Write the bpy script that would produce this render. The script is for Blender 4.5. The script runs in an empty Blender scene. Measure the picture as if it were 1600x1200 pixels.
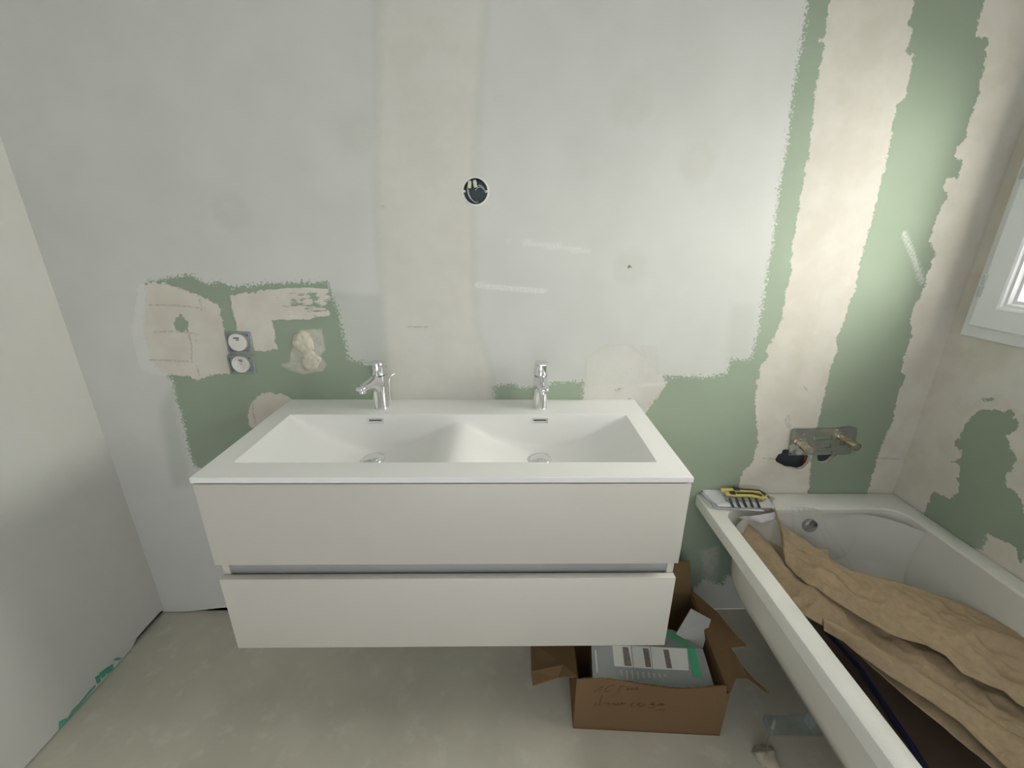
import bpy, bmesh, math, random
import numpy as np
from mathutils import Vector, Matrix, noise as mnoise
random.seed(7); np.random.seed(7)
C = bpy.context.scene.collection
SC = bpy.context.scene

# ------------------------------------------------------------------ camera
F_PX = 669.19
CAM = np.array([0.74873, -1.39581, 1.51665])
RT = np.array([0.99990808, -0.01219024, 0.00593577])
UP = np.array([-0.00152659, 0.33378288, 0.94264875])
FW = np.array([0.01347237, 0.94257116, -0.33373359])
cd = bpy.data.cameras.new('camera'); cam = bpy.data.objects.new('camera', cd); C.objects.link(cam)
cd.sensor_width = 36; cd.lens = F_PX/1600*36; cd.clip_start = 0.02
m = Matrix.Identity(4)
for i in range(3):
    m[i][0] = RT[i]; m[i][1] = UP[i]; m[i][2] = -FW[i]; m[i][3] = CAM[i]
cam.matrix_world = m
SC.camera = cam

# ------------------------------------------------------------------ light
XL, XR, YF, HC = -0.686, 2.237, -2.55, 2.5      # left wall, right wall, wall behind camera, ceiling
WIN = (-1.02, -0.045, 1.212, 2.02)               # window frame outline on the right wall (y0,y1,z0,z1)
SC.view_settings.view_transform = 'Standard'; SC.view_settings.look = 'None'
SC.view_settings.gamma = 1; SC.view_settings.use_curve_mapping = False
SC.view_settings.exposure = 0.22
w = bpy.data.worlds.new('sky'); SC.world = w; w.use_nodes = True
w.node_tree.nodes['Background'].inputs[0].default_value = (0.95, 0.97, 1.0, 1)
w.node_tree.nodes['Background'].inputs[1].default_value = 1.6

def area(name, loc, direction, sx, sy, power, col):
    l = bpy.data.lights.new(name, 'AREA'); l.shape = 'RECTANGLE'; l.size = sx; l.size_y = sy
    l.energy = power; l.color = col
    o = bpy.data.objects.new(name, l); C.objects.link(o); o.location = loc
    o.rotation_euler = Vector(direction).to_track_quat('-Z', 'Y').to_euler()
    return o
# daylight that comes in through the window, and a weak fill lamp added behind the camera
area('window_daylight', (XR+1.30, -0.62, 2.00), (-1, 0.03, -0.25), 2.2, 1.9, 315, (1.0, 0.98, 0.885))
area('rear_fill_light', (0.75, YF-0.25, 1.15), (0, 1, 0.05), 1.7, 2.1, 1.2, (1.0, 0.95, 0.84))

# ------------------------------------------------------------------ helpers
def ray(px, py): return FW + RT*(px-800)/F_PX - UP*(py-600)/F_PX
def at(px, py, ax, v):
    """point of the place seen at (px,py) that lies on the plane axis=v"""
    d = ray(px, py); t = (v-CAM[ax])/d[ax]; return CAM + d*t
def setp(o, label=None, cat=None, group=None, kind=None):
    if label: o['label'] = label
    if cat: o['category'] = cat
    if group: o['group'] = group
    if kind: o['kind'] = kind
    return o
def thing(name, label, cat, loc=(0, 0, 0), group=None):
    o = bpy.data.objects.new(name, None); C.objects.link(o); o.location = loc; o.empty_display_size = .03
    return setp(o, label, cat, group)
def mesh(name, vs, fs, mat, parent=None, smooth=None, mids=None, mats=None):
    me = bpy.data.meshes.new(name); me.from_pydata([tuple(v) for v in vs], [], fs)
    for mm in (mats or [mat]): me.materials.append(mm)
    if mids is not None: me.polygons.foreach_set('material_index', mids)
    bm = bmesh.new(); bm.from_mesh(me); bmesh.ops.recalc_face_normals(bm, faces=bm.faces); bm.to_mesh(me); bm.free()
    if smooth is not None:
        me.polygons.foreach_set('use_smooth', [True]*len(me.polygons))
        if smooth < 180: me.set_sharp_from_angle(angle=math.radians(smooth))
    o = bpy.data.objects.new(name, me); C.objects.link(o)
    if parent:
        o.parent = parent
        if parent.type == 'EMPTY': o.matrix_parent_inverse = Matrix.Identity(4)
    return o
class MB:
    """collects shapes into one mesh"""
    def __init__(s): s.v = []; s.f = []
    def add(s, vs, fs):
        n = len(s.v); s.v += [tuple(v) for v in vs]; s.f += [tuple(i+n for i in f) for f in fs]; return s
    def box(s, x0, x1, y0, y1, z0, z1, b=0.0, M=None):
        bm = bmesh.new(); bmesh.ops.create_cube(bm, size=1)
        for v in bm.verts:
            v.co = Vector((x0+(v.co.x+.5)*(x1-x0), y0+(v.co.y+.5)*(y1-y0), z0+(v.co.z+.5)*(z1-z0)))
        if b > 0: bmesh.ops.bevel(bm, geom=bm.edges[:], offset=b, segments=2, profile=.5, affect='EDGES')
        bm.verts.ensure_lookup_table(); bm.verts.index_update()
        vs = [(M @ v.co) if M else v.co.copy() for v in bm.verts]
        fs = [[v.index for v in f.verts] for f in bm.faces]; bm.free()
        return s.add(vs, fs)
    def loft(s, rings, cap0=True, cap1=True, closed=True):
        n = len(rings[0]); vs = [p for r in rings for p in r]; fs = []
        for i in range(len(rings)-1):
            for j in range(n if closed else n-1):
                k = (j+1) % n; fs.append((i*n+j, i*n+k, (i+1)*n+k, (i+1)*n+j))
        if cap0: fs.append(tuple(range(n))[::-1])
        if cap1: fs.append(tuple((len(rings)-1)*n+j for j in range(n)))
        return s.add(vs, fs)
    def tube(s, pts, r, n=10, cap=True):
        pts = [Vector(p) for p in pts]; rs = r if isinstance(r, (list, tuple)) else [r]*len(pts)
        rings = []; ref = None
        for i, p in enumerate(pts):
            t = (pts[min(i+1, len(pts)-1)]-pts[max(i-1, 0)]).normalized()
            if ref is None: ref = Vector((0, 0, 1)) if abs(t.z) < .9 else Vector((1, 0, 0))
            a = t.cross(ref).normalized(); b = t.cross(a).normalized(); ref = a.cross(t) * 1.0
            rings.append([p+a*math.cos(q)*rs[i]+b*math.sin(q)*rs[i] for q in [2*math.pi*k/n for k in range(n)]])
        return s.loft(rings, cap, cap)
    def lathe(s, prof, c=(0, 0, 0), axis='z', n=40):
        rings = []
        for r, h in prof:
            ring = []
            for k in range(n):
                q = 2*math.pi*k/n; a, b = r*math.cos(q), r*math.sin(q)
                p = {'z': (a, b, h), 'y': (a, -h, b), 'x': (-h, a, b)}[axis]
                ring.append((c[0]+p[0], c[1]+p[1], c[2]+p[2]))
            rings.append(ring)
        return s.loft(rings, prof[0][0] < .001, prof[-1][0] < .001)
    def quadgrid(s, P):
        ny, nx = len(P), len(P[0]); vs = [p for r in P for p in r]
        return s.add(vs, [(i*nx+j, i*nx+j+1, (i+1)*nx+j+1, (i+1)*nx+j) for i in range(ny-1) for j in range(nx-1)])
    def prism(s, pts, d):
        """closed outline pts extruded by the vector d"""
        n = len(pts); a = [Vector(p) for p in pts]; b = [p+Vector(d) for p in a]
        return s.add(a+b, [tuple(range(n))[::-1], tuple(range(n, 2*n))]+[(i, (i+1) % n, n+(i+1) % n, n+i) for i in range(n)])
    def xf(s, M): s.v = [tuple(M @ Vector(v)) for v in s.v]; return s
    def obj(s, name, mat, parent=None, smooth=35): return mesh(name, s.v, s.f, mat, parent, smooth)
def solid(o, t, off=0):
    md = o.modifiers.new('thickness', 'SOLIDIFY'); md.thickness = t; md.offset = off; return o
def rr(x0, x1, y0, y1, r, z, nc=8, ne=10):
    pts = []
    cs = [(x1-r, y1-r, 0), (x0+r, y1-r, 90), (x0+r, y0+r, 180), (x1-r, y0+r, 270)]
    for k, (cx, cy, a0) in enumerate(cs):
        for i in range(nc+1):
            a = math.radians(a0+90*i/nc); pts.append((cx+r*math.cos(a), cy+r*math.sin(a), z))
        nx_, ny_, na = cs[(k+1) % 4]; a = math.radians(na)
        e = (nx_+r*math.cos(a), ny_+r*math.sin(a)); p = pts[-1]
        for i in range(1, ne): pts.append((p[0]+(e[0]-p[0])*i/ne, p[1]+(e[1]-p[1])*i/ne, z))
    return pts
def lerp_poly(pts, n):
    P = np.array(pts, float); d = np.r_[0, np.cumsum(np.linalg.norm(np.diff(P, axis=0), axis=1))]
    t = np.linspace(0, d[-1], n); return np.array([np.interp(t, d, P[:, k]) for k in range(P.shape[1])]).T

# ------------------------------------------------------------------ materials
class NT:
    def __init__(s, name):
        s.m = bpy.data.materials.new(name); s.m.use_nodes = True; s.t = s.m.node_tree
        s.b = s.t.nodes['Principled BSDF']
    def n(s, typ, **kw):
        nd = s.t.nodes.new(typ)
        for k, v in kw.items(): setattr(nd, k, v)
        return nd
    def put(s, sock, v):
        if isinstance(v, bpy.types.NodeSocket): s.t.links.new(v, sock)
        elif isinstance(v, (tuple, list)): sock.default_value = tuple(v)+((1,) if len(v) == 3 and sock.type == 'RGBA' else ())
        else: sock.default_value = v
    def pos(s): return s.n('ShaderNodeNewGeometry').outputs['Position']
    def noise(s, scale, detail=4, rough=.5, vec=None, stretch=None):
        nd = s.n('ShaderNodeTexNoise'); nd.inputs['Scale'].default_value = scale
        nd.inputs['Detail'].default_value = detail; nd.inputs['Roughness'].default_value = rough
        v = vec or s.pos()
        if stretch:
            mp = s.n('ShaderNodeMapping'); s.put(mp.inputs['Vector'], v); mp.inputs['Scale'].default_value = stretch; v = mp.outputs[0]
        s.put(nd.inputs['Vector'], v); return nd.outputs['Fac']
    def math(s, op, a, b=0.0, c=0.0):
        nd = s.n('ShaderNodeMath', operation=op); s.put(nd.inputs[0], a); s.put(nd.inputs[1], b); s.put(nd.inputs[2], c); return nd.outputs[0]
    def smooth(s, v, lo, hi, a=0.0, b=1.0):
        nd = s.n('ShaderNodeMapRange', interpolation_type='SMOOTHSTEP')
        s.put(nd.inputs['Value'], v); nd.inputs['From Min'].default_value = lo; nd.inputs['From Max'].default_value = hi
        nd.inputs['To Min'].default_value = a; nd.inputs['To Max'].default_value = b; return nd.outputs[0]
    def mix(s, f, a, b):
        nd = s.n('ShaderNodeMix', data_type='RGBA'); s.put(nd.inputs[0], f); s.put(nd.inputs[6], a); s.put(nd.inputs[7], b); return nd.outputs[2]
    def attr(s, name): return s.n('ShaderNodeAttribute', attribute_name=name).outputs['Fac']
    def bump(s, h, strength=.3, dist=.002):
        nd = s.n('ShaderNodeBump'); nd.inputs['Strength'].default_value = strength; nd.inputs['Distance'].default_value = dist
        s.put(nd.inputs['Height'], h); s.put(s.b.inputs['Normal'], nd.outputs[0])
    def base(s, col, rough=.5, metal=0.0, spec=None, coat=0.0):
        s.put(s.b.inputs['Base Color'], col); s.put(s.b.inputs['Roughness'], rough); s.b.inputs['Metallic'].default_value = metal
        if spec is not None: s.b.inputs['Specular IOR Level'].default_value = spec
        if coat: s.b.inputs['Coat Weight'].default_value = coat; s.b.inputs['Coat Roughness'].default_value = .08
        return s
def simple(name, col, rough=.5, metal=0.0, var=.06, scale=30, coat=0.0, bump=0.0, spec=None):
    t = NT(name); f = t.noise(scale, 4)
    a = tuple(c*(1-var) for c in col); b = tuple(min(1, c*(1+var)) for c in col)
    t.base(t.mix(f, a, b), rough, metal, spec, coat)
    if bump: t.bump(t.noise(scale*6, 3), bump, .001)
    return t.m

GREEN = (0.285, 0.345, 0.265); PLAS = (0.65, 0.62, 0.54); PRIM = (0.68, 0.685, 0.66)
def wall_material(name):
    t = NT(name)
    n1 = t.noise(45, 5, .65); n2 = t.noise(190, 3, .6); n3 = t.noise(6, 3, .5); n4 = t.noise(1.7, 2, .5)
    c = lambda v, k: t.math('MULTIPLY', t.math('SUBTRACT', v, .5), k)
    pl = t.math('ADD', t.attr('plaster'), t.math('ADD', c(n1, .040), c(n2, .012)))
    P = t.smooth(pl, -.0012, .0012)
    so = t.attr('soft'); soft = t.math('ADD', so, t.math('MULTIPLY', c(n1, 5.0), t.math('MULTIPLY', so, t.math('SUBTRACT', 1.0, so)))); soft = t.math('MINIMUM', t.math('MAXIMUM', soft, 0.0), 1.0)
    P = t.math('MAXIMUM', P, soft)
    # trowel streaks: filler dragged thinly over the board, torn open in the middle
    st = t.noise(60, 5, .7, stretch=(.35, 1, 1.3))
    S = t.math('MULTIPLY', t.math('GREATER_THAN', t.attr('streak'), .3), t.smooth(t.math('ADD', st, t.math('MULTIPLY', t.attr('streak'), .28)), .60, .66))
    P = t.math('MAXIMUM', P, S)
    pr = t.math('ADD', t.attr('primer'), t.math('ADD', c(t.noise(125, 4, .7), .085), c(n1, .020)))
    W = t.smooth(pr, -.003, .003)
    cov = t.math('MULTIPLY', W, t.math('SUBTRACT', t.smooth(n3, .3, .7, .83, .90), t.math('MULTIPLY', t.attr('thin'), .42)))
    cov = t.math('MULTIPLY', cov, t.math('SUBTRACT', 1.0, t.math('MULTIPLY', soft, .5)))
    green = t.mix(n3, tuple(g*.94 for g in GREEN), tuple(g*1.06 for g in GREEN))
    plas = t.mix(t.smooth(t.noise(9, 4, .6), .35, .65), tuple(p*.95 for p in PLAS), (PLAS[0]*1.03, PLAS[1]*1.04, PLAS[2]*1.07))
    col = t.mix(P, green, plas)
    prim = t.mix(t.smooth(n4, .35, .65), tuple(p*.97 for p in PRIM), tuple(p*1.02 for p in PRIM))
    col = t.mix(cov, col, prim)
    # thin dry swipes of white filler over everything
    sw = t.math('MULTIPLY', t.attr('swipe'), t.smooth(t.noise(150, 4, .7), .35, .6, .25, 1))
    col = t.mix(sw, col, (.80, .81, .77))
    # pencil lines and dark scuffs
    col = t.mix(t.math('MULTIPLY', t.attr('mark'), t.smooth(t.noise(90, 3), .35, .6, .05, .6)), col, (.22, .22, .20))
    t.base(col, .82, spec=.25)
    h = t.math('ADD', t.math('MULTIPLY', P, .6), t.math('ADD', t.math('MULTIPLY', W, .25), t.math('MULTIPLY', n2, .25)))
    t.bump(h, .35, .0012)
    return t.m
M_WALL = wall_material('painted_plasterboard')
M_SKIM = simple('white_wall_paint', (.71, .725, .72), .8, var=.02, scale=3, bump=.05)
M_VOID = simple('cavity_grey', (.045, .055, .06), .9)
M_CEIL = simple('ceiling_paint', (.82, .82, .79), .9, var=.02)
t = NT('cement_screed')
a = t.noise(2.2, 5, .6); b = t.noise(14, 6, .65); c_ = t.noise(120, 3, .6)
col = t.mix(t.smooth(a, .35, .65), (.52, .50, .415), (.60, .575, .48))
col = t.mix(t.smooth(b, .52, .68, 0, .45), col, (.68, .66, .57))
col = t.mix(t.smooth(c_, .66, .74, 0, .5), col, (.56, .55, .50))
t.base(col, .75, spec=.3); t.bump(t.math('ADD', b, t.math('MULTIPLY', c_, .3)), .15, .003); M_FLOOR = t.m
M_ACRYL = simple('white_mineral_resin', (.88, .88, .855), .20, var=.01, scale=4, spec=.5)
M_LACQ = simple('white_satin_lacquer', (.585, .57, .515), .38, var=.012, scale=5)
M_RAIL = simple('grey_rail', (.46, .47, .475), .4, .3)
M_TUB = simple('tub_acrylic', (.68, .67, .62), .2, var=.015, scale=5)
t = NT('dusty_tub_rim'); f = t.noise(260, 3, .7); g = t.noise(14, 4, .6)
t.base(t.mix(t.smooth(f, .55, .7, 0, .35), t.mix(g, (.72, .72, .675), (.80, .80, .76)), (.58, .575, .53)), t.smooth(g, .3, .7, .3, .55)); M_TUBR = t.m
M_CHROME = simple('chrome', (.80, .81, .82), .07, 1.0, var=.01)
M_STEEL = simple('galvanised_steel', (.50, .53, .52), .38, 1.0, var=.18, scale=60)
M_BRASS = simple('nickel_brass', (.60, .52, .38), .25, 1.0, var=.1, scale=50)
M_DARK = simple('dark_plastic', (.03, .035, .04), .5)
M_BLACK = simple('black_rubber', (.02, .02, .022), .45)
M_YEL = simple('yellow_plastic', (.70, .58, .16), .35, var=.08)
M_WPL = simple('white_plastic', (.76, .75, .70), .35, var=.02)
M_GPL = simple('grey_plastic_frame', (.26, .285, .28), .3, var=.15, scale=60)
M_PVC = simple('window_pvc', (.80, .82, .83), .3, var=.01)
M_PLLUMP = simple('rough_filler', (.58, .55, .45), .85, var=.38, scale=75, bump=.8)
M_PEN = simple('brown_ink', (.10, .045, .02), .8)
M_WIRE = simple('pale_wire', (.62, .64, .62), .4)
M_TAPE = simple('green_paint_smear', (.10, .42, .29), .6, var=.2, scale=40)
t = NT('cardboard'); f = t.noise(3, 3); g = t.noise(160, 2, .5, stretch=(1, 1, .1))
t.base(t.mix(g, t.mix(f, (.145, .088, .042), (.19, .12, .060)), (.165, .104, .052)), .85, spec=.2); t.bump(g, .2, .001); M_CARD = t.m
t = NT('kraft_paper'); f = t.noise(4, 4, .6); g = t.noise(55, 6, .75)
t.base(t.mix(t.smooth(g, .35, .7, 0, .5), t.mix(f, (.40, .305, .19), (.49, .385, .255)), (.34, .255, .16)), .78, spec=.25); t.bump(t.math('ADD', t.math('MULTIPLY', t.noise(16, 5, .6), 1.0), t.math('MULTIPLY', g, .35)), .7, .008); M_KRAFT = t.m
M_CARTON = simple('grey_printed_card', (.26, .28, .28), .5, var=.05)
M_CARTW = simple('white_print', (.62, .63, .59), .5, var=.04)
M_CARTG = simple('green_print', (.05, .36, .17), .5, var=.08)
M_PHOTO = simple('dark_photo_print', (.16, .13, .12), .5, var=.6, scale=130)
M_GCARD = simple('bare_grey_card', (.40, .41, .39), .75, var=.04)
M_PAPER = simple('crumpled_white_paper', (.68, .69, .71), .6, var=.12, scale=35, bump=.3)
M_NAVY = simple('navy_plastic', (.03, .04, .12), .4)
t = NT('clear_film'); t.base((.75, .78, .74), .25); t.b.inputs['Alpha'].default_value = .25; M_FILM = t.m
t = NT('clear_blister'); t.base((.85, .87, .88), .12); t.b.inputs['Alpha'].default_value = .28; M_BLIS = t.m
t = NT('glass'); t.base((1, 1, 1), .02); t.b.inputs['Transmission Weight'].default_value = 1; t.b.inputs['IOR'].default_value = 1.01; M_GLASS = t.m

# ------------------------------------------------------------------ walls as patterned sheets
def poly_sdf(PX, PY, poly):
    """signed distance, positive inside"""
    A = np.array(poly, float); B = np.roll(A, -1, 0)
    best = np.full(PX.shape, 1e9); ins = np.zeros(PX.shape, bool)
    for (ax, ay), (bx, by) in zip(A, B):
        dx, dy = bx-ax, by-ay; L = dx*dx+dy*dy+1e-18
        t_ = np.clip(((PX-ax)*dx+(PY-ay)*dy)/L, 0, 1)
        best = np.minimum(best, (PX-ax-t_*dx)**2+(PY-ay-t_*dy)**2)
        if abs(dy) > 1e-12:
            c1 = (ay > PY) != (by > PY); xi = ax+(PY-ay)*dx/dy; ins ^= c1 & (PX < xi)
    d = np.sqrt(best); return np.where(ins, d, -d)
def line_dist(PX, PY, pts):
    A = np.array(pts, float); best = np.full(PX.shape, 1e9)
    for (ax, ay), (bx, by) in zip(A[:-1], A[1:]):
        dx, dy = bx-ax, by-ay; L = dx*dx+dy*dy+1e-18
        t_ = np.clip(((PX-ax)*dx+(PY-ay)*dy)/L, 0, 1)
        best = np.minimum(best, (PX-ax-t_*dx)**2+(PY-ay-t_*dy)**2)
    return np.sqrt(best)
def sstep(v, a, b):
    x = np.clip((v-a)/(b-a), 0, 1); return x*x*(3-2*x)
def axis_lines(lo, hi, coarse, fine):
    """grid lines: coarse everywhere, finer inside the listed (a,b,step) spans"""
    xs = [lo]
    while xs[-1] < hi-1e-9:
        x = xs[-1]; st = coarse
        for a, b, s_ in fine:
            if a-1e-9 <= x < b-1e-9: st = min(st, s_)
            elif x < a < x+st: st = a-x
        xs.append(min(x+st, hi))
    return np.array(xs)
def sheet_wall(name, us, vs, to3d, holes, attrs, mat, depth_vec, lift=None):
    """rectangular sheet over grid lines us x vs, real holes cut out and given a board-thick edge"""
    U, V = np.meshgrid(us, vs); U = U.copy(); V = V.copy(); nu, nv = len(us), len(vs)
    cu = (U[:-1, :-1]+U[1:, 1:])/2; cv = (V[:-1, :-1]+V[1:, 1:])/2; keep = np.ones(cu.shape, bool)
    for h in holes:
        keep &= poly_sdf(cu, cv, h) < 0
    # snap hole borders to the outline
    for h in holes:
        H_ = np.array(h, float); G = lerp_poly(np.vstack([H_, H_[:1]]), 400)
        sd = poly_sdf(U, V, h); near = np.abs(sd) < .0042
        for i, j in zip(*np.where(near)):
            nb = keep[max(i-1, 0):i+1, max(j-1, 0):j+1]
            if nb.any() and not nb.all():
                k = np.argmin((G[:, 0]-U[i, j])**2+(G[:, 1]-V[i, j])**2); U[i, j], V[i, j] = G[k]
    A = attrs(U.ravel(), V.ravel())
    if lift is not None: V = V+lift(U, V)
    P = to3d(U.ravel(), V.ravel())
    idx = np.arange(nu*nv).reshape(nv, nu)
    q = np.stack([idx[:-1, :-1], idx[:-1, 1:], idx[1:, 1:], idx[1:, :-1]], -1)[keep]
    faces = [tuple(int(a) for a in r) for r in q]; verts = [tuple(p) for p in P]
    # hole edges
    if holes:
        cnt = {}
        for f in faces:
            for a, b in zip(f, f[1:]+f[:1]):
                k = (min(a, b), max(a, b)); cnt[k] = cnt.get(k, 0)+1
        bd = [k for k, n_ in cnt.items() if n_ == 1]
        uu, vv = U.ravel(), V.ravel(); u0, u1, v0, v1 = us[0], us[-1], vs[0], vs[-1]
        new = {}
        for a, b in bd:
            if all(u0+.03 < uu[i] < u1-.03 and v0+.03 < vv[i] < v1-.03 for i in (a, b)):
                for i in (a, b):
                    if i not in new: new[i] = len(verts); verts.append(tuple(P[i]+np.array(depth_vec)))
                faces.append((a, b, new[b], new[a]))
        extra = len(verts)-nu*nv
    else: extra = 0
    me = bpy.data.meshes.new(name); me.from_pydata(verts, [], faces); me.materials.append(mat)
    for k in ('plaster', 'primer', 'soft', 'streak', 'thin', 'swipe', 'mark'):
        at_ = me.attributes.new(k, 'FLOAT', 'POINT')
        d = A.get(k); d = np.zeros(nu*nv) if d is None else d
        at_.data.foreach_set('value', np.r_[d, np.full(extra, .5 if k == 'plaster' else -.5 if k == 'primer' else 0.)].astype(np.float32))
    o = bpy.data.objects.new(name, me); C.objects.link(o); o['kind'] = 'structure'; return o

def B(*pts):   # outline on the back wall
    return [tuple(at(x, y, 1, 0)[[0, 2]]) for x, y in pts]
def R(*pts):   # outline on the right wall
    return [tuple(at(x, y, 0, XR)[[1, 2]]) for x, y in pts]
def z1(*pts): return [(200+x/3.2, 400+y/3.2) for x, y in pts]
ra, rb = at(743, 299, 1, 0)[[0, 2]]; LB = (ra, rb, .0365)
hole_light = [(ra+.0365*math.cos(a), rb+.0365*math.sin(a)) for a in np.linspace(0, 2*math.pi, 49)[:-1]]
hole_a = B((1211, 718), (1216, 710), (1222, 708), (1222, 704), (1226, 702), (1233, 703), (1240, 706), (1252, 706), (1264, 708), (1266, 715), (1263, 724), (1256, 731), (1248, 734), (1239, 732), (1229, 731), (1222, 727), (1214, 723))
hole_b = B((1278, 706), (1300, 706), (1312, 707), (1303, 714), (1294, 722), (1287, 724), (1279, 722), (1277, 715))
primer_polys = [
 B((-90, -90), (1278, -90), (1262, 0), (1254, 60), (1246, 105), (1238, 150), (1233, 200), (1226, 250), (1218, 290), (1213, 330), (1206, 390), (1198, 430), (1192, 470), (1184, 520), (1172, 562),
   (1140, 562), (1137, 582), (1108, 589), (1031, 587), (1042, 597), (1020, 622), (1000, 648), (912, 650), (912, 597), (870, 596), (850, 603), (815, 607), (800, 600), (771, 603), (771, 660), (608, 660), (606, 600), (600, 571), (571, 566), (546, 562), (538, 530), (527, 480), (518, 462),
   (512, 440), (490, 441), (419, 443), (362, 449), (344, 440), (325, 444), (294, 428), (231, 441), (228, 452), (224, 520), (236, 562), (256, 584), (270, 594), (276, 625), (284, 650), (296, 705), (304, 728), (330, 738), (420, 740), (420, 985), (262, 985), (-90, 975)),
 B((1080, 925), (1100, 905), (1130, 915), (1135, 900), (1175, 895), (1175, 975), (300, 985), (300, 900)),
]
plaster_polys = [
 B(*z1((50, 150), (130, 130), (200, 140), (300, 175), (400, 215), (450, 245), (470, 300), (478, 380), (500, 400), (510, 590), (460, 585), (400, 600), (340, 622), (300, 600), (200, 592), (120, 590), (60, 560), (20, 400))),
 B(*z1((505, 205), (560, 190), (650, 180), (720, 170), (720, 315), (735, 400), (745, 468), (622, 474), (610, 385), (545, 372), (520, 270))),
 B(*z1((600, 800), (612, 740), (640, 705), (700, 684), (770, 690), (830, 722), (760, 780), (640, 870), (600, 850))),
 B((912, 606), (913, 700), (985, 700), (1003, 652), (1020, 630), (1038, 607), (1043, 597), (1030, 584), (1000, 600), (940, 600)),
 # joint band on the right
 B((1300, -90), (1296, 0), (1289, 55), (1282, 62), (1288, 70), (1275, 140), (1268, 200), (1262, 250), (1252, 300), (1245, 340), (1238, 385), (1236, 420), (1229, 450), (1221, 500), (1208, 530), (1196, 548), (1200, 560), (1188, 572), (1186, 590), (1181, 605), (1180, 640), (1184, 690), (1176, 722), (1160, 738), (1151, 765), (1150, 790), (1257, 790),
   (1262, 770), (1270, 700), (1280, 655), (1290, 610), (1298, 572), (1309, 548), (1306, 530), (1320, 500), (1328, 470), (1337, 452), (1345, 405), (1366, 330), (1378, 280), (1388, 240), (1400, 165), (1415, 150), (1424, 110), (1428, 85), (1416, 82), (1426, 50), (1420, 40), (1428, 0), (1440, -90)),
 # corner band
 B((1560, -90), (1532, 20), (1524, 55), (1543, 60), (1540, 90), (1528, 150), (1518, 180), (1506, 226), (1492, 232), (1492, 245), (1504, 249), (1498, 276), (1480, 278), (1474, 296), (1480, 305), (1474, 322), (1464, 340), (1452, 375), (1462, 395), (1452, 420), (1440, 462), (1426, 482), (1422, 505), (1426, 520), (1412, 560), (1409, 580), (1415, 590), (1402, 618), (1396, 655), (1374, 705), (1364, 740), (1354, 775), (1354, 800), (1450, 800), (1700, -90)),
]
swipes = [(B((822, 380), (870, 385), (917, 393)), .009, .6), (B((745, 446), (800, 451), (850, 455)), .009, .65), (B((1413, 366), (1425, 395), (1441, 440)), .009, .5),
          (B((793, 378), (797, 378)), .007, .4), (B((1000, 602), (1034, 600)), .006, .5)]
marks = [B(*z1((348, 180), (362, 235), (368, 272))), B(*z1((505, 195), (520, 270), (542, 365))), B(*z1((105, 245), (250, 248), (385, 262))), B(*z1((130, 378), (240, 376), (355, 392))),
         B(*z1((302, 375), (318, 450), (318, 530))), B(*z1((345, 548), (355, 600))), B(*z1((330, 422), (345, 425))), B(*z1((100, 520), (300, 525))), B(*z1((622, 700), (625, 780), (638, 830))), B(*z1((1400, 355), (1510, 356))),
         B((1192, 716), (1210, 717)), B((1368, 716), (1415, 717)), B((1228, 655), (1231, 668)), B((1255, 602), (1262, 612)), B((1231, 650), (1236, 672)), B((600, 322), (602, 328)), B((982, 622), (983, 627)), B((961, 609), (963, 611)), B((966, 607), (966, 612)), B((968, 607), (970, 607), (969, 612))]
streak_poly = B(*z1((640, 176), (760, 160), (860, 158), (1000, 160), (1012, 230), (1008, 300), (900, 318), (720, 322)))
streak_hole = B(*z1((800, 225), (870, 195), (1000, 190), (1015, 250), (980, 290), (880, 260)))
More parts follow.
